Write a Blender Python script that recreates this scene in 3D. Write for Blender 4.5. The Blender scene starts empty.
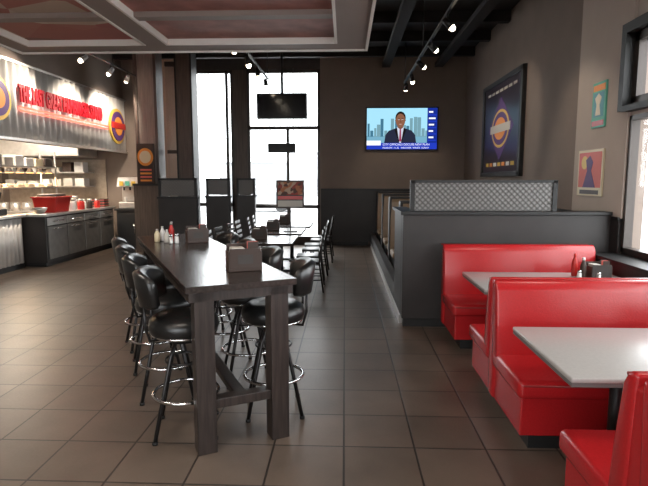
import bpy, bmesh, math, random
from mathutils import Vector, Matrix
random.seed(7)
S=bpy.context.scene
COL=S.collection
try:
    S.view_settings.view_transform='Standard'
    S.view_settings.look='None'
except Exception: pass

# ---------------------------------------------------------------- materials
def mat(name,col,rough=.5,metal=0,spec=.5,emit=None,es=0,noise=0,nscale=8,bump=0,coat=0,stretch=(1,1,1)):
    m=bpy.data.materials.new(name); m.use_nodes=True
    nt=m.node_tree; b=nt.nodes['Principled BSDF']
    b.inputs['Base Color'].default_value=(*col,1)
    b.inputs['Roughness'].default_value=rough
    b.inputs['Metallic'].default_value=metal
    b.inputs['Specular IOR Level'].default_value=spec
    b.inputs['Coat Weight'].default_value=coat
    if emit:
        b.inputs['Emission Color'].default_value=(*emit,1); b.inputs['Emission Strength'].default_value=es
    if noise or bump:
        tc=nt.nodes.new('ShaderNodeTexCoord'); mp=nt.nodes.new('ShaderNodeMapping')
        mp.inputs['Scale'].default_value=stretch
        n=nt.nodes.new('ShaderNodeTexNoise'); n.inputs['Scale'].default_value=nscale; n.inputs['Detail'].default_value=5
        nt.links.new(tc.outputs['Object'],mp.inputs['Vector']); nt.links.new(mp.outputs['Vector'],n.inputs['Vector'])
        if noise:
            r=nt.nodes.new('ShaderNodeValToRGB')
            r.color_ramp.elements[0].position=.3; r.color_ramp.elements[1].position=.7
            r.color_ramp.elements[0].color=(*[c*(1-noise) for c in col],1)
            r.color_ramp.elements[1].color=(*[min(1,c*(1+noise)) for c in col],1)
            nt.links.new(n.outputs['Fac'],r.inputs['Fac']); nt.links.new(r.outputs['Color'],b.inputs['Base Color'])
        if bump:
            bp=nt.nodes.new('ShaderNodeBump'); bp.inputs['Strength'].default_value=bump; bp.inputs['Distance'].default_value=.01
            nt.links.new(n.outputs['Fac'],bp.inputs['Height']); nt.links.new(bp.outputs['Normal'],b.inputs['Normal'])
    return m
def emis(name,col,s):
    return mat(name,(0,0,0),.6,0,0,col,s)

def floor_mat():
    m=bpy.data.materials.new('floor_tile'); m.use_nodes=True; nt=m.node_tree; b=nt.nodes['Principled BSDF']
    g=nt.nodes.new('ShaderNodeNewGeometry')
    br=nt.nodes.new('ShaderNodeTexBrick'); br.offset=0; br.squash=1
    br.inputs['Scale'].default_value=1; br.inputs['Brick Width'].default_value=.45; br.inputs['Row Height'].default_value=.45
    br.inputs['Mortar Size'].default_value=.007; br.inputs['Mortar Smooth'].default_value=.2
    br.inputs['Color1'].default_value=(.150,.112,.087,1); br.inputs['Color2'].default_value=(.118,.088,.068,1)
    br.inputs['Mortar'].default_value=(.028,.021,.017,1)
    n=nt.nodes.new('ShaderNodeTexNoise'); n.inputs['Scale'].default_value=3; n.inputs['Detail'].default_value=8
    n2=nt.nodes.new('ShaderNodeTexNoise'); n2.inputs['Scale'].default_value=60; n2.inputs['Detail'].default_value=3
    mx=nt.nodes.new('ShaderNodeMix'); mx.data_type='RGBA'; mx.blend_type='OVERLAY'; mx.inputs[0].default_value=.5
    nt.links.new(g.outputs['Position'],br.inputs['Vector']); nt.links.new(g.outputs['Position'],n.inputs['Vector']); nt.links.new(g.outputs['Position'],n2.inputs['Vector'])
    nt.links.new(br.outputs['Color'],mx.inputs[6])
    bw=nt.nodes.new('ShaderNodeRGBToBW'); nt.links.new(n.outputs['Color'],bw.inputs[0]); nt.links.new(bw.outputs[0],mx.inputs[7])
    nt.links.new(mx.outputs[2],b.inputs['Base Color'])
    mr=nt.nodes.new('ShaderNodeMapRange'); mr.inputs['To Min'].default_value=.28; mr.inputs['To Max'].default_value=.48
    nt.links.new(n2.outputs['Fac'],mr.inputs['Value']); nt.links.new(mr.outputs[0],b.inputs['Roughness'])
    bp=nt.nodes.new('ShaderNodeBump'); bp.inputs['Strength'].default_value=.5; bp.inputs['Distance'].default_value=.004; bp.invert=True
    nt.links.new(br.outputs['Fac'],bp.inputs['Height']); nt.links.new(bp.outputs['Normal'],b.inputs['Normal'])
    return m
def glass_mat():
    m=bpy.data.materials.new('window_glass'); m.use_nodes=True; nt=m.node_tree; nt.nodes.clear()
    o=nt.nodes.new('ShaderNodeOutputMaterial'); t=nt.nodes.new('ShaderNodeBsdfTransparent'); gl=nt.nodes.new('ShaderNodeBsdfGlossy')
    gl.inputs['Roughness'].default_value=.02; t.inputs[0].default_value=(.96,.97,.97,1)
    mx=nt.nodes.new('ShaderNodeMixShader'); mx.inputs[0].default_value=.04
    nt.links.new(t.outputs[0],mx.inputs[1]); nt.links.new(gl.outputs[0],mx.inputs[2]); nt.links.new(mx.outputs[0],o.inputs[0])
    return m
def embossed_mat():
    m=bpy.data.materials.new('embossed_tin'); m.use_nodes=True; nt=m.node_tree; b=nt.nodes['Principled BSDF']
    tc=nt.nodes.new('ShaderNodeTexCoord'); mp=nt.nodes.new('ShaderNodeMapping'); mp.inputs['Rotation'].default_value=(0,math.radians(45),0)
    v=nt.nodes.new('ShaderNodeTexVoronoi'); v.inputs['Scale'].default_value=22; v.inputs['Randomness'].default_value=0
    r=nt.nodes.new('ShaderNodeValToRGB'); r.color_ramp.elements[0].color=(.30,.29,.28,1); r.color_ramp.elements[1].color=(.08,.076,.072,1)
    r.color_ramp.elements[0].position=.15; r.color_ramp.elements[1].position=.6
    nt.links.new(tc.outputs['Object'],mp.inputs[0]); nt.links.new(mp.outputs[0],v.inputs['Vector']); nt.links.new(v.outputs['Distance'],r.inputs[0])
    nt.links.new(r.outputs[0],b.inputs['Base Color']); b.inputs['Metallic'].default_value=.35; b.inputs['Roughness'].default_value=.45
    bp=nt.nodes.new('ShaderNodeBump'); bp.inputs['Distance'].default_value=.01; nt.links.new(v.outputs['Distance'],bp.inputs['Height']); nt.links.new(bp.outputs[0],b.inputs['Normal'])
    return m
def mural_mat(name,cols,scale):
    m=bpy.data.materials.new(name); m.use_nodes=True; nt=m.node_tree; b=nt.nodes['Principled BSDF']
    tc=nt.nodes.new('ShaderNodeTexCoord'); v=nt.nodes.new('ShaderNodeTexVoronoi'); v.inputs['Scale'].default_value=scale
    sp=nt.nodes.new('ShaderNodeSeparateColor'); r=nt.nodes.new('ShaderNodeValToRGB'); r.color_ramp.interpolation='CONSTANT'
    while len(r.color_ramp.elements)<len(cols): r.color_ramp.elements.new(.5)
    for i,c in enumerate(cols):
        r.color_ramp.elements[i].position=i/len(cols); r.color_ramp.elements[i].color=(*c,1)
    nt.links.new(tc.outputs['Object'],v.inputs['Vector']); nt.links.new(v.outputs['Color'],sp.inputs[0]); nt.links.new(sp.outputs[0],r.inputs[0]); nt.links.new(r.outputs[0],b.inputs['Base Color'])
    b.inputs['Roughness'].default_value=.6
    return m
M={}
M['floor']=floor_mat(); M['glass']=glass_mat(); M['tin']=embossed_mat()
M['wall']=mat('wall_taupe',(.22,.172,.143),.8,noise=.05,nscale=3)
M['wall_lit']=mat('wall_taupe_lit',(.48,.405,.35),.8,noise=.04,nscale=3)  # same taupe wall where it is lit, brightness put into the colour
M['walld']=mat('wall_dark',(.05,.043,.04),.8,noise=.1)
M['wains']=mat('wainscot_charcoal',(.026,.022,.021),.5,noise=.15,nscale=4)
M['black']=mat('black_paint',(.012,.012,.012),.5)
M['ceil']=mat('ceiling_black',(.014,.012,.011),.9)
M['beam']=mat('beam_dark',(.014,.012,.011),.8)
M['frame']=mat('frame_bronze',(.05,.04,.035),.4,metal=.3)
M['col']=mat('column_wood',(.085,.062,.05),.5,noise=.3,nscale=5,stretch=(6,6,.4))
M['colg']=mat('panel_greywood',(.26,.21,.185),.6,noise=.2,nscale=5,stretch=(6,6,.4))
M['soff']=mat('soffit_frame',(.25,.19,.165),.6)
M['trimw']=mat('soffit_trim',(.75,.68,.62),.5)
M['wood']=mat('table_wood',(.030,.022,.019),.25,noise=.35,nscale=6,stretch=(9,.7,9))
M['woodleg']=mat('table_leg_wood',(.030,.021,.018),.4,noise=.45,nscale=6,stretch=(9,9,.7))
M['vinyl']=mat('black_vinyl',(.011,.011,.011),.30,spec=.6,bump=.15,nscale=120)
M['chrome']=mat('chrome',(.7,.7,.71),.18,metal=1)
M['steel']=mat('stainless',(.56,.54,.52),.34,metal=.7,noise=.1)
M['leg']=mat('black_metal',(.03,.028,.028),.3,metal=.6)
M['red']=mat('red_vinyl',(.44,.015,.018),.25,spec=.55,bump=.12,nscale=90,noise=.08)
M['redd']=mat('red_piping',(.25,.01,.012),.35)
M['tan']=mat('tan_vinyl',(.30,.20,.12),.45,noise=.1)
M['ltop']=mat('laminate_grey',(.44,.42,.405),.28,noise=.05,nscale=60)
M['ledge']=mat('laminate_edge',(.14,.13,.125),.4)
M['corr']=mat('corrugated_steel',(.74,.71,.68),.33,metal=.3,noise=.08,nscale=2)
M['cabi']=mat('cabinet_steel',(.19,.18,.17),.35,metal=.4,noise=.1)
M['white']=mat('white_plastic',(.75,.74,.72),.4)
M['cream']=mat('cream',(.7,.6,.4),.4)
M['brown']=mat('caddy_brown',(.04,.022,.016),.45)
M['paper']=mat('paper',(.55,.52,.47),.7)
M['rplast']=mat('red_plastic',(.5,.02,.015),.35)
M['yplast']=mat('yellow_plastic',(.7,.46,.07),.4)
M['orange']=mat('orange_paint',(.8,.28,.04),.5)
M['purple']=mat('purple_paint',(.09,.03,.16),.5)
M['green']=mat('green_paint',(.1,.42,.3),.5)
M['teal']=mat('teal_paint',(.08,.3,.35),.5)
M['pink']=mat('poster_red',(.65,.13,.1),.5)
M['textred']=mat('sign_red',(.42,.008,.018),.5,emit=(.8,.01,.03),es=.12)
M['neon']=emis('neon_red',(1,.14,.09),3.2)
M['lamp']=emis('lamp_glow',(1,.86,.65),14)
M['warm']=emis('heat_lamp_glow',(1,.5,.15),7)
M['tile']=mat('kitchen_tile',(.42,.35,.28),.4,noise=.15,nscale=10)
M['mural1']=mural_mat('mural_red',[(.34,.07,.055),(.38,.12,.09),(.5,.36,.27),(.2,.07,.055),(.36,.09,.07),(.55,.43,.34)],1.6)
M['mural2']=mat('mural_brick',(.33,.135,.11),.6,noise=.25,nscale=4)
M['asph']=mat('asphalt_snow',(.55,.55,.55),.9,noise=.2,nscale=.3)
M['bldg']=mat('building_far',(.30,.30,.305),.9,noise=.1,nscale=.5)
M['bwin']=mat('building_glass',(.17,.175,.18),.4)
M['car']=mat('car_paint',(.18,.19,.20),.4)

# ---------------------------------------------------------------- helpers
def empty(name,loc=(0,0,0),rot=0):
    e=bpy.data.objects.new(name,None); COL.objects.link(e); e.location=loc; e.rotation_euler=(0,0,rot); e.empty_display_size=.1
    return e
def finish(name,bm,m,parent,smooth=False):
    me=bpy.data.meshes.new(name); bmesh.ops.recalc_face_normals(bm,faces=bm.faces[:]); bm.to_mesh(me); bm.free()
    if isinstance(m,str): m=M[m]
    me.materials.append(m)
    if smooth:
        for p in me.polygons: p.use_smooth=True
    o=bpy.data.objects.new(name,me); COL.objects.link(o)
    if parent: o.parent=parent
    return o
def box(name,parent,x0,x1,y0,y1,z0,z1,m,bev=0,seg=2,rz=0,smooth=None):
    bm=bmesh.new(); bmesh.ops.create_cube(bm,size=1)
    c=Vector(((x0+x1)/2,(y0+y1)/2,(z0+z1)/2))
    for v in bm.verts: v.co=Vector((v.co.x*(x1-x0),v.co.y*(y1-y0),v.co.z*(z1-z0)))
    if bev: bmesh.ops.bevel(bm,geom=bm.edges[:],offset=bev,segments=seg,affect='EDGES',profile=.5)
    o=finish(name,bm,m,parent,smooth if smooth is not None else (bev>0 and seg>2)); o.location=c
    if rz: o.rotation_euler=(0,0,rz)
    return o
def prism(name,parent,pts,axis,a0,a1,m,bev=0,seg=2,smooth=False):
    bm=bmesh.new(); 
    def P(p,a): return {'x':(a,p[0],p[1]),'y':(p[0],a,p[1]),'z':(p[0],p[1],a)}[axis]
    A=[bm.verts.new(P(p,a0)) for p in pts]; B=[bm.verts.new(P(p,a1)) for p in pts]
    bm.faces.new(A); bm.faces.new(B[::-1]); n=len(pts)
    for i in range(n): bm.faces.new((A[i],A[(i+1)%n],B[(i+1)%n],B[i]))
    bmesh.ops.recalc_face_normals(bm,faces=bm.faces[:])
    if bev: bmesh.ops.bevel(bm,geom=bm.edges[:],offset=bev,segments=seg,affect='EDGES',profile=.5)
    return finish(name,bm,m,parent,smooth)
def cyl(name,parent,p0,p1,r,m,r2=None,seg=16):
    p0=Vector(p0);p1=Vector(p1);d=p1-p0;bm=bmesh.new()
    bmesh.ops.create_cone(bm,cap_ends=True,segments=seg,radius1=r,radius2=r if r2 is None else r2,depth=d.length)
    q=d.to_track_quat('Z','Y').to_matrix().to_4x4()
    bmesh.ops.transform(bm,matrix=Matrix.Translation((p0+p1)/2)@q,verts=bm.verts[:])
    o=finish(name,bm,m,parent)
    for p in o.data.polygons:
        if len(p.vertices)==4: p.use_smooth=True
    return o
def lathe(name,parent,prof,m,loc=(0,0,0),seg=28):
    bm=bmesh.new(); rings=[]
    for r,z in prof:
        if r<=1e-5: rings.append([bm.verts.new((0,0,z))])
        else: rings.append([bm.verts.new((r*math.cos(2*math.pi*i/seg),r*math.sin(2*math.pi*i/seg),z)) for i in range(seg)])
    for a,b in zip(rings,rings[1:]):
        for i in range(seg):
            j=(i+1)%seg
            if len(a)==1 and len(b)==1: continue
            if len(a)==1: bm.faces.new((a[0],b[i],b[j]))
            elif len(b)==1: bm.faces.new((a[i],a[j],b[0]))
            else: bm.faces.new((a[i],a[j],b[j],b[i]))
    o=finish(name,bm,m,parent,True); o.location=loc; return o
def tube(name,parent,pts,r,m,cyc=False,seg=8):
    pts=[Vector(p) for p in pts]; bm=bmesh.new(); rings=[]; n=len(pts); up=None
    for i,p in enumerate(pts):
        if cyc: t=(pts[(i+1)%n]-pts[i-1]).normalized()
        else: t=(pts[min(i+1,n-1)]-pts[max(i-1,0)]).normalized()
        ref=Vector((0,0,1)) if abs(t.z)<.9 else Vector((1,0,0))
        if up is None: a=t.cross(ref).normalized()
        else: a=(up-t*up.dot(t)).normalized()
        up=a; b=t.cross(a)
        rings.append([bm.verts.new(p+r*(a*math.cos(2*math.pi*k/seg)+b*math.sin(2*math.pi*k/seg))) for k in range(seg)])
    for i in range(n if cyc else n-1):
        A=rings[i];B=rings[(i+1)%n]
        for k in range(seg): bm.faces.new((A[k],A[(k+1)%seg],B[(k+1)%seg],B[k]))
    if not cyc: bm.faces.new(rings[0]); bm.faces.new(rings[-1][::-1])
    return finish(name,bm,m,parent,True)
def ring(name,parent,c,R,r,m,n=32):
    return tube(name,parent,[(c[0]+R*math.cos(2*math.pi*i/n),c[1]+R*math.sin(2*math.pi*i/n),c[2]) for i in range(n)],r,m,True)
def text(name,parent,s,size,m,loc,rot,ext=.004,align='LEFT',sx=1,bold=0):
    cu=bpy.data.curves.new(name,'FONT'); cu.body=s; cu.size=size; cu.extrude=ext; cu.align_x=align; cu.offset=bold
    o=bpy.data.objects.new(name,cu); COL.objects.link(o)
    dg=bpy.context.evaluated_depsgraph_get(); me=bpy.data.meshes.new_from_object(o.evaluated_get(dg))
    bpy.data.objects.remove(o); me.materials.clear(); me.materials.append(M[m] if isinstance(m,str) else m)
    o=bpy.data.objects.new(name,me); COL.objects.link(o); o.parent=parent; o.location=loc; o.rotation_euler=rot; o.scale=(sx,1,1)
    return o
def ell(cx,cy,rx,ry,n=28,a0=0,a1=2*math.pi):
    return [(cx+rx*math.cos(a0+(a1-a0)*i/n),cy+ry*math.sin(a0+(a1-a0)*i/n)) for i in range(n)]

# ---------------------------------------------------------------- room shell
XR=3.0; YB=13.4; ZC=4.75; XL=-9.0; YF=-3.0
box('floor',None,XL,XR+.2,YF,YB+.2,-.1,0,'floor')
box('ceiling',None,XL,XR+.2,YF,YB+.2,ZC,ZC+.1,'ceil')
w=empty('wall_back')
box('solid_right',w,-.64,XR,YB,YB+.2,0,ZC,'wall')
box('over_window',w,-3.85,-.64,YB,YB+.2,4.42,ZC,'walld')
box('solid_left',w,XL,-4.75,YB,YB+.2,0,ZC,'wall')
box('solid_left_b',w,-4.75,-3.85,YB,YB+.2,0,ZC,'wall_lit')  # taupe wall in its lit tone
box('pier',w,-2.85,-2.5,YB,YB+.2,0,4.42,'col')
box('wainscot_panel',w,-.62,XR-.06,YB-.03,YB,.1,1.42,'wains')
box('chair_rail',w,-.62,XR-.06,YB-.05,YB,1.42,1.46,'black')
box('baseboard_back',None,-.62,.6,YB-.05,YB-.031,0,.1,'black')
w=empty('wall_right')
WZ0,WZ1,TZ0,TZ1=.92,2.36,2.46,3.2
wins=[(3.55,5.72),(.9,3.2),(-2.2,.5)]
ys=[YB]+[v for (a,b) in wins for v in (b,a)]+[YF]
for i in range(0,len(ys),2):
    box('solid',w,XR,XR+.2,ys[i+1],ys[i],0,ZC,'wall_lit' if i>0 else 'wall')
box('lit_wall_skin',w,XR-.03,XR,5.72,6.95,1.28,ZC,'wall_lit')  # thin skin painting the lit stretch of wall brighter
for (a,b) in wins:
    box('below',w,XR,XR+.2,a,b,0,WZ0,'wains'); box('between',w,XR,XR+.2,a,b,WZ1,TZ0,'wall_lit'); box('above',w,XR,XR+.2,a,b,TZ1,ZC,'wall_lit')
box('wainscot_panel',w,XR-.035,XR,5.74,YB-.06,0,1.25,'wains')
box('wainscot_rail',w,XR-.05,XR,5.74,YB-.06,1.25,1.29,'black')
box('knee_wall',w,2.72,XR,YF,5.78,0,.86,'wains'); box('knee_ledge_top',w,2.69,XR,YF,5.8,.86,.895,'black')
for i,(a,b) in enumerate(wins):
    e=empty('window_%d'%(i+1))
    fx0,fx1=XR-.01,XR+.08
    for (z0,z1,t) in ((WZ0,WZ1,.05),(TZ0,TZ1,.09)):
        box('frame_bottom',e,fx0,fx1,a,b,z0,z0+t,'frame'); box('frame_top',e,fx0,fx1,a,b,z1-t,z1,'frame')
        box('frame_side_a',e,fx0,fx1,a,a+t,z0,z1,'frame'); box('frame_side_b',e,fx0,fx1,b-t,b,z0,z1,'frame')
        box('mullion',e,fx0,fx1,(a+b)/2-.03,(a+b)/2+.03,z0,z1,'frame')
        box('pane',e,XR+.05,XR+.056,a+t,b-t,z0+t,z1-t,'glass')
    box('transom_casing_side',e,XR-.1,XR,b,b+.09,TZ0-.05,TZ1+.1,'black'); box('transom_casing_top',e,XR-.1,XR,a,b,TZ1,TZ1+.1,'black'); box('transom_casing_bottom',e,XR-.1,XR,a,b,TZ0-.06,TZ0,'black')
w=empty('wall_left'); box('solid',w,XL-.2,XL,YF,YB+.2,0,ZC,'tile')
WX0,WX1=-4.2,.4
w=empty('wall_front'); box('below',w,XL,XR+.2,YF-.2,YF,0,.9,'wall_lit'); box('above',w,XL,XR+.2,YF-.2,YF,3.1,ZC,'wall_lit'); box('left',w,XL,WX0,YF-.2,YF,.9,3.1,'wall_lit'); box('right',w,WX1,XR+.2,YF-.2,YF,.9,3.1,'wall_lit')
e=empty('window_5')  # unseen window added behind the camera to let in front light
for x in (WX0,WX0+1.5,WX0+3.0,WX1-.07): box('mullion',e,x,x+.07,YF-.15,YF-.05,.9,3.1,'frame')
box('sill_rail',e,WX0,WX1,YF-.15,YF-.05,.9,.97,'frame'); box('head_rail',e,WX0,WX1,YF-.15,YF-.05,3.03,3.1,'frame'); box('pane',e,WX0+.07,WX1-.07,YF-.1,YF-.094,.97,3.03,'glass')

def entry_window(name,x0,x1,hz,vz,door=False):
    e=empty(name); y0,y1=YB+.02,YB+.12
    box('frame_left',e,x0,x0+.07,y0,y1,0,4.42,'frame'); box('frame_right',e,x1-.07,x1,y0,y1,0,4.42,'frame')
    box('frame_top',e,x0,x1,y0,y1,4.35,4.42,'frame'); box('frame_bottom',e,x0,x1,y0,y1,0,.22,'frame')
    for z in hz: box('transom_bar',e,x0,x1,y0,y1,z,z+.09,'frame')
    for (x,z0,z1) in vz: box('mullion',e,x,x+.07,y0,y1,z0,z1,'frame')
    box('pane',e,x0+.05,x1-.05,YB+.07,YB+.076,.2,4.36,'glass')
    if door: cyl('push_bar',e,(x0+.15,YB-.04,1.05),(x0+.95,YB-.04,1.05),.018,'steel')
entry_window('window_4',-3.85,-2.85,[1.0],[(-3.05,0,4.4)])
entry_window('door_1',-2.5,-.64,[2.95,.95],[(-1.5,0,2.95)],True)

e=empty('wood_column'); box('shaft',e,-4.72,-4.34,11.95,12.35,0,ZC,'colg'); box('edge_a',e,-4.8,-4.72,11.93,12.37,0,ZC,'col'); box('edge_b',e,-4.34,-4.28,11.93,12.37,0,ZC,'col'); box('base_cladding',e,-4.86,-4.22,11.84,12.46,0,1.55,'col'); box('cap',e,-4.88,-4.2,11.82,12.48,1.55,1.6,'black')
e=empty('wood_column'); box('shaft',e,-3.9,-3.58,12.2,12.6,0,ZC,'col'); box('edge_a',e,-3.94,-3.9,12.18,12.62,0,ZC,'black'); box('edge_b',e,-3.58,-3.54,12.18,12.62,0,ZC,'black')
e=empty('entry_glass_screen')
box('head_rail',e,-4.2,-3.96,12.3,12.38,4.3,4.4,'frame')
box('mid_rail',e,-4.2,-3.96,12.3,12.38,2.3,2.38,'frame'); box('pane',e,-4.2,-3.96,12.33,12.34,.1,4.3,'glass'); box('lower_rail',e,-4.2,-3.96,12.3,12.38,0,.1,'frame')

# outdoors
box('parking_lot_ground',None,-60,60,-60,90,-.35,-.15,'asph')
e=empty('distant_building'); box('main_block',e,-14,12,58,66,-.15,3.4,'bldg'); box('tower_block',e,-6,1,56,66,-.15,4.6,'bldg'); box('parapet',e,-14.2,12.2,57.8,66.2,3.4,3.6,'bwin')
for k in range(9): box('shopfront_window',e,-13+k*2.8,-11.4+k*2.8,55.9 if -13+k*2.8>-6 and -13+k*2.8<0 else 57.9,58,.6,2.3,'bwin')
def car(x,y):
    e=empty('parked_car',(x,y,-.15))
    prism('body',e,[(-2.1,.3),(2.1,.3),(2.15,.75),(1.3,.9),(.7,1.42),(-.9,1.45),(-1.6,.95),(-2.15,.85)],'y',-.85,.85,'car',.04)
    prism('side_window',e,[(-1.35,.95),(1.0,.95),(.6,1.34),(-.85,1.36)],'y',-.86,.86,'bwin')
    for sx in (-1.3,1.3):
        for sy in (-.86,.86): cyl('wheel',e,(sx,sy-.08,.32),(sx,sy+.08,.32),.32,'black')
car(-4.9,30); car(.6,33); car(-10.5,29)

# ---------------------------------------------------------------- ceiling structure
e=empty('ceiling_beams')
for k,y in enumerate([7.4,8.7,10.0,11.3,12.6]): box('joist_%d'%k,e,-5.55,XR-.01,y,y+.14,ZC-.2,ZC-.001,'beam')
for k,x in enumerate([.9,2.2]): box('girder_%d'%k,e,x,x+.2,4,YB-.01,ZC-.3,ZC-.2,'beam')
e=empty('ventilation_duct'); cyl('pipe',e,(-5.5,7.1,4.12),(.85,7.1,4.12),.1,'soff'); 
for x in (-4.5,-2.5,-.5): cyl('strap',e,(x,7.1,4.2),(x,7.1,ZC),.012,'black')
SZ=3.3
e=empty('ceiling_feature_panel')
def ub(n,x0,x1,y0,y1,z0,z1,m): box(n,e,x0,x1,y0,y1,z0,z1,m)
ub('rim_far',-4.1,.24,6.4,6.7,SZ,SZ+.25,'soff'); ub('rim_right',-.1,.24,-1,6.4,SZ,SZ+.25,'soff'); ub('rim_left',-4.1,-3.85,-1,6.4,SZ,SZ+.25,'soff')
ub('rim_near',-4.1,.24,-1.3,-1,SZ,SZ+.25,'soff')
ub('rail_mid',-2.4,-2.15,-1,6.4,SZ,SZ+.2,'soff')
for y in (5.35,3.4,1.4): ub('rail_cross',-3.85,-.1,y,y+.14,SZ+.01,SZ+.2,'soff')
ub('trim_far',-4.12,.26,6.7,6.73,SZ-.02,SZ+.28,'trimw'); ub('trim_right',.24,.27,-1.3,6.73,SZ-.02,SZ+.28,'trimw'); ub('trim_left',-4.13,-4.1,-1.3,6.73,SZ-.02,SZ+.28,'trimw')
for (x0,x1) in ((-3.85,-2.4),(-2.15,-.1)):
    ub('inner_trim_far',x0,x1,6.37,6.4,SZ-.01,SZ+.1,'trimw'); ub('inner_trim_l',x0,x0+.03,-1,6.4,SZ-.01,SZ+.1,'trimw'); ub('inner_trim_r',x1-.03,x1,-1,6.4,SZ-.01,SZ+.1,'trimw')
ub('mural_left',-3.85,-2.4,-1,6.4,SZ+.06,SZ+.09,'mural1'); ub('mural_right',-2.15,-.1,-1,6.4,SZ+.06,SZ+.09,'mural2')
ub('backing',-4.1,.24,-1.3,6.7,SZ+.25,SZ+.3,'beam')
for x in (-3.9,0.1):
    for y in (0,3.2,6.5): cyl('hanger',e,(x,y,SZ+.3),(x,y,ZC),.012,'black')

# ---------------------------------------------------------------- lights / fixtures
def area(name,loc,size,power,col=(1,.9,.78),rot=(0,0,0),sy=None):
    l=bpy.data.lights.new(name,'AREA'); l.energy=power; l.color=col; l.size=size
    if sy: l.shape='RECTANGLE'; l.size_y=sy
    o=bpy.data.objects.new(name,l); COL.objects.link(o); o.location=loc; o.rotation_euler=rot; return o
def spot_l(name,loc,tgt,power,ang=70,col=(1,.86,.70)):
    l=bpy.data.lights.new(name,'SPOT'); l.energy=power; l.color=col; l.spot_size=math.radians(ang); l.spot_blend=.7; l.shadow_soft_size=.05
    o=bpy.data.objects.new(name,l); COL.objects.link(o); o.location=loc
    o.rotation_euler=(Vector(tgt)-Vector(loc)).to_track_quat('-Z','Y').to_euler(); return o
def track(x,y0,y1,z,heads,aims,power):
    e=empty('track_light'); box('rail',e,x-.02,x+.02,y0,y1,z,z+.03,'black')
    for y in (y0+.1,(y0+y1)/2,y1-.1): cyl('stem',e,(x,y,z+.03),(x,y,ZC),.01,'black')
    for i,(y,a) in enumerate(zip(heads,aims)):
        d=(Vector(a)-Vector((x,y,z-.12))).normalized(); p=Vector((x,y,z-.12))
        cyl('neck_%d'%i,e,(x,y,z),p,.01,'black'); cyl('head_%d'%i,e,p-d*.07,p+d*.07,.035,'white' if x<-3 else 'black',.05)
        cyl('bulb_%d'%i,e,p+d*.071,p+d*.078,.042,'lamp')
        lathe('globe_%d'%i,e,[(0,-.04),(.028,-.028),(.04,0),(.028,.028),(0,.04)],'lamp',tuple(p+d*.09),12)
        spot_l('track_spot',p+d*.16,a,power,100 if x<-3 else 70)
track(-4.75,9.3,12.3,4.0,[9.6,10.7,11.5],[(-5.6,8.6,2.8),(-5.6,10.6,2.8),(-5.6,12.2,2.8)],230)
track(-1.65,7.6,11.4,3.8,[8,9,10,11],[(-2.2,8,0.7),(-1,9,.7),(-1.3,10,.7),(-1.2,11,.7)],45)
track(1.3,6.4,11.9,3.8,[7,8.2,9.4,10.6,11.6],[(3,6.8,1.9),(3,9.3,2.6),(3,10.6,2.6),(2,11.5,.8),(1.4,13.4,2)],42)
area('soffit_fill',(-2.9,3.6,SZ-.03),.5,34); area('soffit_fill',(-1.2,1.8,SZ-.03),.5,25)  # added fill lights under the ceiling panel, out of view, no real fixtures
area('soffit_fill',(-2.9,.2,SZ-.03),.5,25)  # another added fill light, out of view
area('booth_fill',(1.9,2.6,4.2),.8,28)  # added fill above the booths, no fixture hangs here
area('kitchen_ceiling_lamp',(-7.4,11,3.0),1.2,190,(1,.88,.72))
for (a,b) in wins:
    o=area('window_portal',(XR+.19,(a+b)/2,2.05),2.3,1,(1,1,1),(0,math.radians(90),0),b-a); o.data.cycles.is_portal=True
o=area('window_portal',(-2.25,YB+.19,2.3),3.2,1,(1,1,1),(math.radians(-90),0,0),4.3); o.data.cycles.is_portal=True
o=area('window_portal',((WX0+WX1)/2,YF-.19,2.0),WX1-WX0,1,(1,1,1),(math.radians(90),0,0),2.2); o.data.cycles.is_portal=True

W=bpy.data.worlds.new('overcast_sky'); S.world=W; W.use_nodes=True; nt=W.node_tree
bg=nt.nodes['Background']; bg.inputs[0].default_value=(.96,.98,1,1); bg.inputs[1].default_value=9

# ---------------------------------------------------------------- kitchen side
e=empty('corrugated_sign_bulkhead')
def corrug(name,parent,x,y0,y1,z0,z1,pitch,amp,m='corr'):
    bm=bmesh.new(); n=int((y1-y0)/pitch*8); prev=None
    for i in range(n+1):
        y=y0+(y1-y0)*i/n; xx=x+amp*math.sin(2*math.pi*(y-y0)/pitch)
        a=bm.verts.new((xx,y,z0)); b=bm.verts.new((xx,y,z1))
        if prev: bm.faces.new((prev[0],a,b,prev[1]))
        prev=(a,b)
    o=finish(name,bm,m,parent,True); md=o.modifiers.new('t','SOLIDIFY'); md.thickness=.004; return o
box('core',e,-6.15,-5.66,4,YB-.01,2.4,3.62,'walld')
corrug('corrugated_face',e,-5.63,4,YB-.02,2.4,3.66,.2,.028)
box('top_edge',e,-5.68,-5.6,4,YB-.02,3.66,3.70,'steel'); box('bottom_edge',e,-5.68,-5.6,4,YB-.02,2.36,2.4,'steel')
box('wall_upper_left',None,-6.1,-5.68,YF,YB-.01,3.71,ZC-.001,'wall')
sg=empty('red_letter_sign')
text('letters',sg,'THE LAST GREAT HAMBURGER STAND',.40,'textred',(-5.57,8.9,3.03),(math.radians(90),0,math.radians(90)),.015,sx=.44,bold=.012)
for k,z in enumerate((2.93,2.87)):
    tube('neon_line_%d'%k,sg,[(-5.56,8.9,z),(-5.56,12.2,z)],.015,'neon')
lg=empty('round_logo_sign')
def disc(name,p,x,cy,cz,r,t,m,ry=None):
    return prism(name,p,ell(cy,cz,r,ry or r,32),'x',x,x+t,m)
disc('outer_disc',lg,-5.59,12.75,2.98,.42,.03,'yplast'); disc('inner_disc',lg,-5.56,12.75,2.98,.35,.02,'purple')
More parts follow.
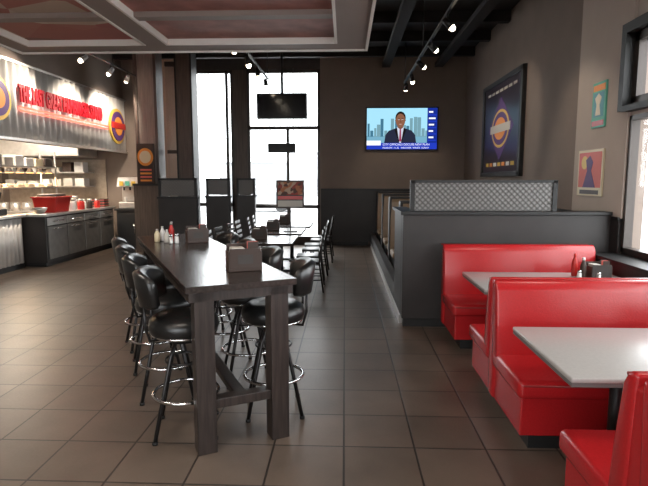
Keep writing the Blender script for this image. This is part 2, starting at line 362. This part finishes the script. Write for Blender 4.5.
disc('burst',lg,-5.54,12.75,2.98,.22,.01,'orange'); box('band',lg,-5.54,-5.515,12.4,13.1,2.92,3.06,'rplast')
lg=empty('round_logo_sign'); disc('outer_disc',lg,-5.59,8.3,3.0,.36,.03,'yplast'); disc('inner_disc',lg,-5.56,8.3,3.0,.29,.02,'purple'); disc('burst',lg,-5.54,8.3,3.0,.17,.01,'orange')

e=empty('corrugated_counter')
box('core',e,-6.95,-6.22,4,9.7,0,.98,'walld'); corrug('corrugated_front',e,-6.18,4,9.7,.1,.96,.13,.02)
box('kick',e,-6.22,-6.18,4,9.7,0,.1,'black'); box('worktop',e,-7.0,-6.1,4,9.72,.98,1.03,'steel',.008)
e=empty('service_cabinet')
box('carcass',e,-6.3,-5.78,9.78,12.75,.08,.98,'wains'); box('kick',e,-6.28,-5.82,9.8,12.7,0,.08,'black')
box('worktop',e,-6.34,-5.72,9.75,12.8,.98,1.03,'steel',.008)
for k in range(4):
    y=9.84+k*.72; box('door_%d'%k,e,-5.78,-5.755,y,y+.68,.14,.78,'cabi',.006); box('drawer_%d'%k,e,-5.78,-5.755,y,y+.68,.8,.95,'steel',.006)
    cyl('handle_%d'%k,e,(-5.73,y+.15,.73),(-5.73,y+.53,.73),.012,'chrome'); cyl('drawer_handle_%d'%k,e,(-5.73,y+.15,.88),(-5.73,y+.53,.88),.012,'chrome')
    for yy in (y+.15,y+.53): cyl('standoff',e,(-5.76,yy,.73),(-5.73,yy,.73),.007,'chrome'); cyl('standoff',e,(-5.76,yy,.88),(-5.73,yy,.88),.007,'chrome')
e=empty('kitchen_cook_line')
box('base',e,-8.9,-6.45,12.45,YB-.03,0,.92,'steel',.01); box('hood',e,-8.9,-6.4,12.4,YB-.03,2.25,2.7,'steel',.02)
box('shelf_1',e,-8.8,-6.5,12.85,YB-.03,1.5,1.53,'steel'); box('shelf_2',e,-8.8,-6.5,12.85,YB-.03,1.85,1.88,'steel')
box('splash',e,-8.8,-6.2,YB-.03,YB-.001,.92,2.2,'tile')
for k in range(7):
    x=-8.6+k*.3; box('bin_%d'%k,e,x,x+.24,12.92,13.2,1.531,1.531+random.uniform(.12,.24),random.choice(['white','steel','steel','brown','paper']),.01)
    box('carton_%d'%k,e,x,x+.22,12.92,13.2,1.881,1.881+random.uniform(.1,.25),random.choice(['white','paper','steel','cream','brown']),.005)
    lathe('pot_%d'%k,e,[(0,0),(.1,0),(.11,.02),(.11,.2),(.1,.2),(.1,.03),(0,.03)],'steel',(x+.1,12.65,.921))
e=empty('heat_lamp_shelf')
for y in (9.95,12.15):
    for x in (-7.2,-6.85): cyl('post',e,(x,y,0),(x,y,2.33),.02,'steel')
for z in (.85,1.5,1.95): box('shelf',e,-7.22,-6.82,9.93,12.17,z,z+.03,'steel')
for k in range(6):
    y=10.15+k*.36; cyl('lamp_%d'%k,e,(-6.9,y,1.94),(-6.9,y,1.84),.035,'steel',.08); cyl('glow_%d'%k,e,(-6.9,y,1.839),(-6.9,y,1.832),.07,'warm')
    box('tray_%d'%k,e,-7.15,-6.88,y-.12,y+.12,1.531,1.6,random.choice(['white','brown','steel']),.01)
    box('ticket_box_%d'%k,e,-7.15,-6.88,y-.14,y+.14,1.981,1.981+random.uniform(.08,.25),random.choice(['cream','white','steel','brown','paper']),.01)
    box('food_pan_%d'%k,e,-7.15,-6.9,y-.14,y+.14,.881,.96,random.choice(['steel','brown','white']),.01)
l=area('heat_lamp_light',(-6.9,11,1.8),.12,40,(1,.62,.3),(0,0,0),2.1)
def jar(x,y,z,m,name='condiment_jar',s=1):
    e=empty(name,(x,y,z)); lathe('body',e,[(0,0),(.05*s,0),(.055*s,.01),(.055*s,.12*s),(.035*s,.15*s),(0,.15*s)],m); lathe('lid',e,[(0,.15*s),(.04*s,.15*s),(.04*s,.18*s),(0,.18*s)],'steel')
    return e
def bowl(x,y,z,m,r=.14):
    e=empty('mixing_bowl',(x,y,z)); lathe('shell',e,[(0,0),(r*.5,0),(r*.9,r*.5),(r,r*.8),(r*.95,r*.8),(r*.85,r*.5),(r*.45,.01),(0,.01)],m)
e=empty('red_serving_tub',(-6.03,10.5,1.03)); prism('tub',e,[(-.2,0),(.2,0),(.26,.3),(-.26,.3)],'y',-.28,.28,'rplast',.02,3); box('rim',e,-.28,.28,-.3,.3,.29,.32,'rplast',.01); box('contents',e,-.2,.2,-.22,.22,.25,.37,'brown',.04,3)
e=empty('cash_register',(-6.5,9.3,1.03)); box('base',e,-.18,.18,-.2,.2,0,.12,'black',.02); prism('screen',e,[(-.14,.1),(.02,.1),(.12,.42),(.08,.44)],'y',-.17,.17,'black',.01)
for k,jm in enumerate(['white','steel','rplast','steel','brown','white','rplast']): jar(-5.88-.24*(k%2),11.0+k*.19,1.03,jm,s=random.uniform(1.0,1.7))
bowl(-6.0,10.0,1.03,'steel'); bowl(-6.6,8.6,1.03,'white',.16); bowl(-6.3,8.85,1.03,'yplast',.13)
e=empty('tray_stack',(-6.05,12.58,1.03))
for k in range(9): box('tray_%d'%k,e,-.2,.2,-.13,.13,k*.022,k*.022+.014,['brown','rplast','walld'][k%3],.006)
e=empty('beverage_station'); box('cabinet',e,-5.5,-4.95,12.3,13.2,0,.95,'wains',.01); box('top',e,-5.54,-4.92,12.26,13.22,.95,.99,'black'); box('door',e,-5.45,-5.0,12.28,12.3,.1,.88,'black',.005); cyl('pull',e,(-5.06,12.26,.4),(-5.06,12.26,.65),.01,'chrome')
e=empty('beverage_dispenser',(-5.26,12.7,.99)); box('body',e,-.26,.26,-.2,.25,0,.16,'steel',.02); box('tower',e,-.26,.26,.02,.25,.16,.65,'steel',.02); prism('canopy',e,[(-.25,.52),(.25,.52),(.25,.72),(-.15,.76)],'x',-.28,.28,'steel',.02)
for x in (-.15,0,.15): cyl('nozzle',e,(x,-.1,.52),(x,-.1,.44),.018,'black'); box('flavour_tag',e,x-.05,x+.05,-.258,-.245,.55,.66,'yplast' if x else 'green')
for x in (-.12,.12): lathe('cup',e,[(0,.16),(.03,.16),(.042,.28),(.038,.28),(.028,.17),(0,.17)],'white',(x,-.1,0))
e=empty('menu_banner'); box('board',e,-4.74,-4.34,11.8,11.83,1.6,2.5,'brown',.01); prism('badge',e,ell(-4.54,2.2,.18,.2),'y',11.785,11.8,'orange'); prism('badge_inner',e,ell(-4.54,2.2,.13,.14),'y',11.78,11.785,'cream')
for k in range(4): box('line_%d'%k,e,-4.67,-4.41,11.79,11.8,1.65+k*.08,1.69+k*.08,'pink' if k%2 else 'orange')

def partition(x0,x1,y,zt=1.3):
    e=empty('entry_partition'); box('wall_body',e,x0,x1,y,y+.14,0,zt,'wains'); box('cap',e,x0-.02,x1+.02,y-.02,y+.16,zt,zt+.04,'black')
    box('post_a',e,x0,x0+.05,y+.03,y+.11,zt+.04,zt+.42,'black'); box('post_b',e,x1-.05,x1,y+.03,y+.11,zt+.04,zt+.42,'black')
    box('embossed_panel',e,x0+.05,x1-.05,y+.055,y+.085,zt+.06,zt+.38,'tin'); box('top_rail',e,x0,x1,y+.03,y+.11,zt+.38,zt+.42,'black')
partition(-3.85,-3.05,10.6); partition(-3.02,-2.5,11.2); partition(-2.47,-2.05,11.8)

e=empty('hanging_television'); box('case',e,-1.93,-.83,11.5,11.57,3.0,3.55,'black',.01); box('screen',e,-1.9,-.86,11.495,11.5,3.03,3.52,mat('screen_off',(.01,.01,.012),.15)); cyl('pole',e,(-1.38,11.58,3.5),(-1.38,11.58,ZC),.03,'black'); box('bracket',e,-1.5,-1.26,11.57,11.62,3.15,3.45,'black')
e=empty('open_sign'); box('case',e,-1.95,-1.25,13.2,13.27,2.36,2.6,'black',.01)
for x in (-1.9,-1.3): cyl('chain',e,(x,13.24,2.6),(x,13.24,4.42),.006,'leg')

# ---------------------------------------------------------------- wall television
tv=empty('wall_television',(1.41,YB-.06,2.95)); tv.scale=(.95,1,.97)
box('bracket',tv,-.25,.25,.03,.06,-.2,.2,'black'); box('case',tv,-.95,.95,-.03,.03,-.55,.55,'black',.01)
sy=-.031
def scr(n,pts,layer,m): return prism(n,tv,pts,'y',sy-.001*(layer+1),sy,m)
def R(x0,x1,z0,z1): return [(x0,z0),(x1,z0),(x1,z1),(x0,z1)]
E={k:emis('screen_'+k,c,s) for k,c,s in [('sky',(.35,.68,.85),1.2),('city',(.07,.22,.33),.9),('city2',(.22,.42,.5),.9),('blue',(.02,.05,.55),1),('navy',(.01,.03,.3),1),('white',(.9,.92,1),1.2),('skin',(.20,.08,.045),1),('skin2',(.28,.12,.07),1),('suit',(.03,.035,.07),.8),('shirt',(.75,.8,.95),.9),('tie',(.35,.05,.12),1),('hair',(.012,.01,.01),1),('mouth',(.6,.4,.36),1),('water',(.2,.45,.6),1)]}
scr('picture_sky',R(-.92,.92,-.52,.52),0,E['sky'])
scr('picture_water',R(-.92,.92,-.36,-.18),1,E['water'])
random.seed(3)
x=-.9
while x<.62:
    wd=random.uniform(.04,.1); h=random.uniform(.05,.42); scr('skyline_building',R(x,x+wd,-.2,-.12+h),2,E['city' if random.random()<.6 else 'city2']); x+=wd+random.uniform(0,.03)
scr('side_panel',R(.66,.92,-.36,.52),3,E['navy'])
for k in range(5): scr('side_text_bar',R(.7,.7+random.uniform(.1,.19),.4-k*.16,.44-k*.16),4,E['white']); scr('side_row',R(.68,.9,.33-k*.16,.36-k*.16),4,E['blue'])
scr('ticker',R(-.92,.92,-.52,-.36),6,E['blue']); scr('ticker_title',R(-.92,-.55,-.42,-.3),7,E['white'])
for k,(z,s,t) in enumerate([(-.425,.075,'CITY OFFICIALS DISCUSS NEW PLAN'),(-.505,.06,'MARKETS  +1.25   WEATHER  WINDS  SUNNY')]):
    text('ticker_text_%d'%k,tv,t,s,E['white'],(-.5+.0*k,sy-.009,z),(math.radians(90),0,0),.0005)
cx=-.04
scr('presenter_suit',[(cx-.42,-.36),(cx-.39,-.16),(cx-.3,-.05),(cx-.1,.02),(cx+.1,.02),(cx+.3,-.05),(cx+.39,-.16),(cx+.42,-.36)],4,E['suit'])
scr('presenter_shirt',[(cx-.09,.04),(cx+.09,.04),(cx+.02,-.36),(cx-.02,-.36)],5,E['shirt'])
scr('presenter_neck',[(cx-.08,.12),(cx+.08,.12),(cx+.07,.03),(cx,-.02),(cx-.07,.03)],6,E['skin'])
scr('presenter_tie',[(cx-.018,0),(cx+.018,0),(cx+.03,-.3),(cx,-.34),(cx-.03,-.3)],7,E['tie'])
for s in (-1,1): scr('presenter_lapel',[(cx+s*.095,.03),(cx+s*.15,-.04),(cx+s*.05,-.3),(cx+s*.02,-.34)],6,E['hair'])
scr('presenter_hair',ell(cx,.27,.135,.165),6,E['hair'])
scr('presenter_ears',ell(cx,.21,.142,.034),7,E['skin']); scr('presenter_face',ell(cx,.205,.124,.175),8,E['skin2'])
for s in (-1,1): scr('presenter_eye',ell(cx+s*.048,.23,.02,.009,12),9,E['white']); scr('presenter_pupil',ell(cx+s*.048,.23,.009,.009,10),10,E['hair']); scr('presenter_brow',R(cx+s*.048-.028,cx+s*.048+.028,.256,.266),9,E['hair'])
scr('presenter_nose',[(cx-.023,.155),(cx+.023,.155),(cx,.22)],9,E['skin']); scr('presenter_mouth',ell(cx,.112,.036,.009,12),10,E['mouth'])

# ---------------------------------------------------------------- wall art on right wall
e=empty('framed_logo_picture')
y0,y1,z0,z1=9.0,11.5,1.75,3.6; X=XR
box('backing',e,X-.04,X-.001,y0,y1,z0,z1,'black'); 
for n,a in (('frame_top',(y0,y1,z1-.09,z1)),('frame_bottom',(y0,y1,z0,z0+.09)),('frame_left',(y0,y0+.12,z0,z1)),('frame_right',(y1-.12,y1,z0,z1))): box(n,e,X-.075,X-.03,*a,'black',.01)
box('print_field',e,X-.045,X-.04,y0+.12,y1-.12,z0+.09,z1-.09,mat('print_navy',(.03,.02,.035),.3))
yc,zc=10.25,2.66
def pr(n,pts,l,m): prism(n,e,pts,'x',X-.045-.003*l,X-.045,m)
pr('diamond',[(yc-.8,zc),(yc,zc-.6),(yc+.8,zc),(yc,zc+.6)],1,'purple'); pr('ring_yellow',ell(yc,zc,.55,.36),2,'yplast'); pr('ring_inner',ell(yc,zc,.48,.31),3,'purple'); pr('burst',ell(yc,zc,.36,.21),4,'orange'); pr('name_band',[(yc-.62,zc-.07),(yc+.62,zc-.07),(yc+.62,zc+.08),(yc-.62,zc+.08)],5,'paper')
for k in range(7):
    pr('caption_row_%d'%k,[(yc-.9+k*.27,z0+.2),(yc-.9+k*.27+.18,z0+.2),(yc-.9+k*.27+.18,z0+.27),(yc-.9+k*.27,z0+.27)],2,['yplast','white','orange'][k%3]); pr('caption_top_%d'%k,[(yc-.9+k*.27,z1-.25),(yc-.9+k*.27+.18,z1-.25),(yc-.9+k*.27+.18,z1-.2),(yc-.9+k*.27,z1-.2)],2,'paper')
e=empty('green_poster'); box('sheet',e,X-.05,X-.031,6.18,6.5,2.3,2.82,'green'); box('picture_block',e,X-.053,X-.05,6.22,6.46,2.42,2.7,'teal'); box('title_bar',e,X-.054,X-.05,6.2,6.48,2.72,2.79,'orange'); prism('figure',e,[(6.28,2.44),(6.4,2.44),(6.38,2.56),(6.42,2.64),(6.34,2.69),(6.27,2.64),(6.31,2.56)],'x',X-.056,X-.053,'cream'); box('border_bottom',e,X-.054,X-.05,6.2,6.48,2.32,2.38,'rplast')
e=empty('red_poster'); box('sheet',e,X-.05,X-.031,6.15,6.78,1.5,2.05,'cream'); box('picture_block',e,X-.053,X-.05,6.18,6.75,1.6,2.02,'pink'); prism('figure',e,[(6.3,1.6),(6.62,1.6),(6.52,1.8),(6.56,1.93),(6.46,1.98),(6.38,1.9),(6.42,1.8)],'x',X-.056,X-.053,'purple'); prism('sun',e,ell(6.6,1.9,.08,.08),'x',X-.055,X-.053,'yplast'); box('caption',e,X-.054,X-.05,6.22,6.7,1.52,1.57,'brown')

# ---------------------------------------------------------------- half wall + tan booths behind
e=empty('booth_half_wall')
box('body_front',e,.66,XR-.04,5.9,6.06,.1,1.3,'wains',.004); box('kick_front',e,.68,XR-.05,5.92,6.05,0,.1,'black')
box('cap_front',e,.63,XR-.04,5.87,6.09,1.3,1.34,'black',.005)
box('body_side',e,.66,.78,6.07,6.9,.1,1.3,'wains',.004); box('cap_side',e,.63,.81,6.09,6.93,1.3,1.34,'black',.005)
box('kick_side',e,.645,.76,6.06,13.3,0,.1,'steel'); box('curb_side',e,.66,.76,6.91,13.3,.1,.32,'wains')
box('panel_post_a',e,.74,.79,5.95,6.01,1.34,1.68,'black'); box('panel_post_b',e,2.33,2.38,5.95,6.01,1.34,1.68,'black'); box('panel_top_rail',e,.74,2.38,5.95,6.01,1.66,1.69,'black')
box('embossed_panel',e,.79,2.33,5.965,5.995,1.345,1.66,'tin')

def booth(name,y,x0,x1,sides,m,pm,H=1.0,seat=.47,base='black',endcap=None):
    e=empty(name)
    box('back_core',e,x0+.01,x1,y-.07,y+.07,.1,H-.04,m,.03,4)
    if endcap:
        box('end_panel',e,x0-.02,x0+.02,y-.12,y+.12,0,H+.02,endcap,.01); box('top_rail',e,x0-.02,x1,y-.09,y+.09,H-.01,H+.03,endcap,.01)
    for d in sides:
        pts=[(y+d*.05,seat-.03),(y+d*.17,seat-.03),(y+d*.15,seat+.2),(y+d*.11,H-.06),(y+d*.075,H-.005),(y+d*.02,H)]
        prism('back_pad',e,pts,'x',x0,x1,m,.018,3,True)
        a,b=sorted((y+d*.06,y+d*.66)); box('seat_cushion',e,x0,x1,a,b,seat-.12,seat,m,.035,4)
        a,b=sorted((y+d*.0,y+d*.62)); box('seat_base',e,x0+.03,x1,a,b,.1,seat-.11,pm,.01)
        a,b=sorted((y,y+d*.58)); box('kick',e,x0+.1,x1,a,b,0,.1,base)
        yy=y+d*.655; tube('front_piping',e,[(x0+.03,yy,seat-.03),(x1,yy,seat-.03)],.008,'redd' if m=='red' else m)
    tube('top_piping',e,[(x0+.004,y+.08,H-.02),(x1,y+.08,H-.02)],.008,'redd' if m=='red' else m)
    return e
BX0=1.07; BX1=2.68
booth('red_booth_bench',5.72,BX0,BX1,[-1],'red','red',1.0)
booth('red_booth_bench',3.76,BX0,BX1,[-1,1],'red','red',.99)
booth('red_booth_bench',1.86,BX0,BX1,[-1,1],'red','red',.99)
for y in (7.6,9.4,11.2): booth('tan_booth_bench',y,.81,2.6,[-1,1],'tan','wains',1.36,endcap='wains')
booth('tan_booth_bench',13.15,.81,2.6,[-1],'tan','wains',1.36,endcap='wains')
def btable(y0,y1,x0,x1,top='ltop'):
    e=empty('booth_table'); cxx=(x0+x1)/2; cy=(y0+y1)/2
    box('top',e,x0,x1,y0,y1,.735,.76,top,.008,3); box('edge_band',e,x0+.004,x1-.004,y0+.004,y1-.004,.715,.737,'ledge')
    for px in (x0+.45,x1-.45):
        cyl('post',e,(px,cy,.03),(px,cy,.72),.038,'black'); box('foot_a',e,px-.03,px+.03,cy-.27,cy+.27,.0,.035,'black',.01); box('foot_b',e,px-.25,px+.25,cy-.03,cy+.03,.0,.036,'black',.01); box('plate',e,px-.15,px+.15,cy-.15,cy+.15,.7,.716,'black')
btable(4.43,5.3,1.2,2.66); btable(2.42,3.3,1.08,2.66)
btable(8.2,8.8,.95,2.5,'wood'); btable(10,10.6,.95,2.5,'wood'); btable(11.85,12.45,.95,2.5,'wood')

# ---------------------------------------------------------------- communal bar table
TR=math.radians(27); TX,TY=-.93,2.95
T=empty('communal_bar_table',(TX,TY,0),TR)
TW,TL=.70,3.05
for k in range(4):
    a=k*TW/4; box('top_plank_%d'%k,T,a+.0002,a+TW/4-.0002,0,TL,1.03,1.07,'wood',.001)
box('apron_near',T,.02,TW-.02,.02,.05,.97,1.03,'woodleg'); box('apron_far',T,.02,TW-.02,TL-.05,TL-.02,.97,1.03,'woodleg')
box('apron_l',T,.02,.05,.05,TL-.05,.97,1.03,'woodleg'); box('apron_r',T,TW-.05,TW-.02,.05,TL-.05,.97,1.03,'woodleg')
for (a,b) in ((.05,.02),(TW-.17,.02),(.05,TL-.14),(TW-.17,TL-.14)):
    box('leg',T,a,a+.12,b,b+.12,0,1.03,'woodleg',.004)
for b in (.035,TL-.125): box('foot_crossbar',T,.17,TW-.17,b,b+.09,.28,.34,'woodleg',.004)
box('foot_stretcher',T,TW/2-.04,TW/2+.04,.125,TL-.125,.28,.325,'woodleg',.004)

def stool(x,y,ang,m='vinyl'):
    e=empty('bar_stool',(x,y,0),ang)
    lathe('seat',e,[(0,.67),(.18,.67),(.215,.69),(.232,.735),(.222,.785),(.18,.812),(.08,.818),(0,.818)],m); ring('seat_band',e,(0,0,.69),.21,.009,'chrome')
    cyl('swivel_plate',e,(0,0,.63),(0,0,.67),.1,'leg'); 
    for k in range(4):
        a=math.pi/4+k*math.pi/2; c,s=math.cos(a),math.sin(a)
        tube('leg_%d'%k,e,[(.07*c,.07*s,.65),(.12*c,.12*s,.54),(.19*c,.19*s,.3),(.27*c,.27*s,.012)],.014,'leg'); cyl('foot_%d'%k,e,(.27*c,.27*s,0),(.27*c,.27*s,.02),.018,'black')
    ring('foot_ring',e,(0,0,.27),.215,.012,'chrome',40); ring('upper_ring',e,(0,0,.5),.13,.008,'leg')
    bm=bmesh.new(); n=14; cols=[]
    for i in range(n+1):
        a=math.pi-math.radians(56)+math.radians(112)*i/n; c,s=math.cos(a),math.sin(a)
        edge=abs(i-n/2)/(n/2); t=.026*(1-edge**4*.6); zl=.87+.03*edge**3; zh=1.13-.05*edge**3
        sec=[]
        for (rr,z) in ((.235-t,zl+.02),(.248-t,(zl+zh)/2),(.262-t,zh-.03),(.278,zh),(.287+t,zh-.03),(.272+t,(zl+zh)/2),(.255+t,zl+.02),(.245,zl)):
            sec.append(bm.verts.new((rr*c+.0,rr*s,z)))
        cols.append(sec)
    for A,B in zip(cols,cols[1:]):
        for k in range(8): bm.faces.new((A[k],A[(k+1)%8],B[(k+1)%8],B[k]))
    bm.faces.new(cols[0]); bm.faces.new(cols[-1][::-1])
    finish('back_pad',bm,m,e,True)
    for s in (-1,1):
        a=math.pi+s*.55; c,sn=math.cos(a),math.sin(a)
        tube('back_support',e,[(.12*c,.12*sn,.665),(.24*c,.24*sn,.67),(.27*c,.27*sn,.77),(.272*c,.272*sn,.93)],.010,'leg')
    return e
def tp(a,b):
    c,s=math.cos(TR),math.sin(TR); return (TX+a*c-b*s,TY+a*s+b*c)
for b,dr,a in ((.42,-14,.055),(1.10,-10,.03),(1.78,-4,.02),(2.44,3,.02)):
    x,y=tp(a,b); stool(x,y,TR+math.radians(dr))
for b,dr,a in ((.47,-17,TW-.0),(1.14,-8,TW-.0),(1.80,-6,TW-.02),(2.46,5,TW-.02)):
    x,y=tp(a,b); stool(x,y,TR+math.pi+math.radians(dr))

def caddy(x,y,z,rz,s=1,front='brown'):
    e=empty('condiment_caddy',(x,y,z),rz)
    box('tray',e,-.11*s,.11*s,-.075*s,.075*s,0,.02,'brown',.004)
    prism('front_panel',e,[(-.11*s,.02),(.11*s,.02),(.10*s,.15*s),(-.10*s,.15*s)],'y',-.075*s,-.065*s,front); prism('rear_panel',e,[(-.11*s,.02),(.11*s,.02),(.10*s,.17*s),(-.10*s,.17*s)],'y',.065*s,.075*s,'brown')
    for sx in (-1,1): box('side_panel',e,min(sx*.11*s,sx*.10*s),max(sx*.11*s,sx*.10*s),-.07*s,.07*s,.02,.13*s,'brown')
    box('napkins',e,-.085*s,.0,-.055*s,.055*s,.02,.152*s,'paper',.004); 
    for k in range(3): box('menu_card_%d'%k,e,.02*s,.09*s,-.05*s+k*.03,-.046*s+k*.03,.02,.19*s,['brown','pink','walld'][k])
    box('badge',e,-.05*s,.05*s,-.077*s,-.075*s,.05*s,.11*s,'walld')
    return e
def bottle(x,y,z,m,h=.17,cap='white'):
    e=empty('sauce_bottle',(x,y,z)); lathe('body',e,[(0,0),(.026,0),(.028,.01),(.028,h*.6),(.012,h*.85),(.012,h*.88),(0,h*.88)],m); lathe('cap',e,[(0,h*.88),(.014,h*.88),(.012,h),(0,h)],cap)
def shaker(x,y,z,m='white'):
    e=empty('salt_shaker',(x,y,z)); lathe('body',e,[(0,0),(.02,0),(.022,.01),(.017,.07),(0,.07)],m); lathe('cap',e,[(0,.07),(.018,.07),(.016,.088),(0,.095)],'chrome')
x,y=tp(.48,.45); caddy(x,y,1.071,TR-.1,1.05)
x,y=tp(.5,2.2); caddy(x,y,1.071,TR,.95)
for a,b,m,h in ((.22,2.3,'paper',.13),(.28,2.4,'rplast',.19),(.2,2.46,'white',.15),(.3,2.52,'brown',.19),(.14,2.4,'cream',.13)):
    x,y=tp(a,b); bottle(x,y,1.071,m,h,'steel')
x,y=tp(.3,2.2); shaker(x,y,1.071)
x,y=tp(.24,2.18); shaker(x,y,1.071,'steel')
caddy(2.42,5.0,.761,.1,.9,'walld'); bottle(2.24,5.1,.761,'rplast',.22,'rplast'); bottle(2.27,4.98,.761,'brown',.2,'white'); shaker(2.2,4.9,.761); shaker(2.33,4.8,.761,'steel')
caddy(2.45,2.95,.761,.1,.9,'walld'); bottle(2.28,3.0,.761,'rplast',.22,'rplast')

# ---------------------------------------------------------------- low dining tables & chairs
def dtable(x,y,w=.85,d=1.1):
    e=empty('dining_table',(x,y,0)); box('top',e,-w/2,w/2,-d/2,d/2,.72,.76,'wood',.006); cyl('post',e,(0,0,.03),(0,0,.72),.04,'black'); box('foot_a',e,-.28,.28,-.035,.035,0,.035,'black',.008); box('foot_b',e,-.035,.035,-.28,.28,0,.036,'black',.008)
    caddy(x-.15,y+.05,.761,.1,1.1)
def chair(x,y,a):
    e=empty('dining_chair',(x,y,0),a)
    box('seat',e,-.2,.2,-.2,.2,.44,.48,'vinyl',.015,3)
    for sx,sy in ((.18,.18),(.18,-.18)): tube('front_leg',e,[(sx,sy,.45),(sx+.02,sy,.01)],.013,'leg')
    for s in (.18,-.18): tube('rear_post',e,[(-.25,s,.01),(-.19,s,.45),(-.2,s,.6),(-.26,s,.92)],.013,'leg')
    for k in range(4):
        z=.6+k*.09; xx=-.2-.06*(z-.6)/.32; box('back_slat_%d'%k,e,xx-.008,xx+.008,-.18,.18,z,z+.05,'leg',.003)
    tube('front_stretcher',e,[(.19,.18,.2),(.19,-.18,.2)],.009,'leg')
    for s in (.18,-.18): tube('side_stretcher',e,[(.19,s,.2),(-.22,s,.2)],.009,'leg')
for (x,y) in ((-1.2,8.1),(-1.18,9.5),(-1.12,10.9)):
    dtable(x,y)
    for dy in (-.3,.3): chair(x-.62,y+dy,random.uniform(-.1,.1)); chair(x+.62,y+dy,math.pi+random.uniform(-.1,.1))
e=empty('table_menu_stand',(-.98,9.3,.761)); box('foot',e,-.12,.12,-.08,.08,0,.015,'black'); cyl('pole',e,(0,0,.015),(0,0,.45),.012,'black')
box('board',e,-.25,.25,-.012,.012,.42,.92,'brown',.004); box('picture',e,-.22,.22,-.015,-.012,.66,.89,mural_mat('menu_print',[(.25,.04,.03),(.35,.12,.05),(.08,.03,.02),(.4,.28,.2),(.3,.04,.03)],18)); box('title_bar',e,-.22,.22,-.015,-.012,.58,.64,'rplast'); box('picture_low',e,-.22,.22,-.015,-.012,.45,.56,'paper')

# ---------------------------------------------------------------- camera
cd=bpy.data.cameras.new('camera'); cam=bpy.data.objects.new('camera',cd); COL.objects.link(cam)
cam.location=(0,0,1.7); cam.rotation_euler=(math.radians(83),0,math.radians(2.31)); cd.sensor_width=36; cd.lens=520/648*36; cd.clip_end=300
S.camera=cam
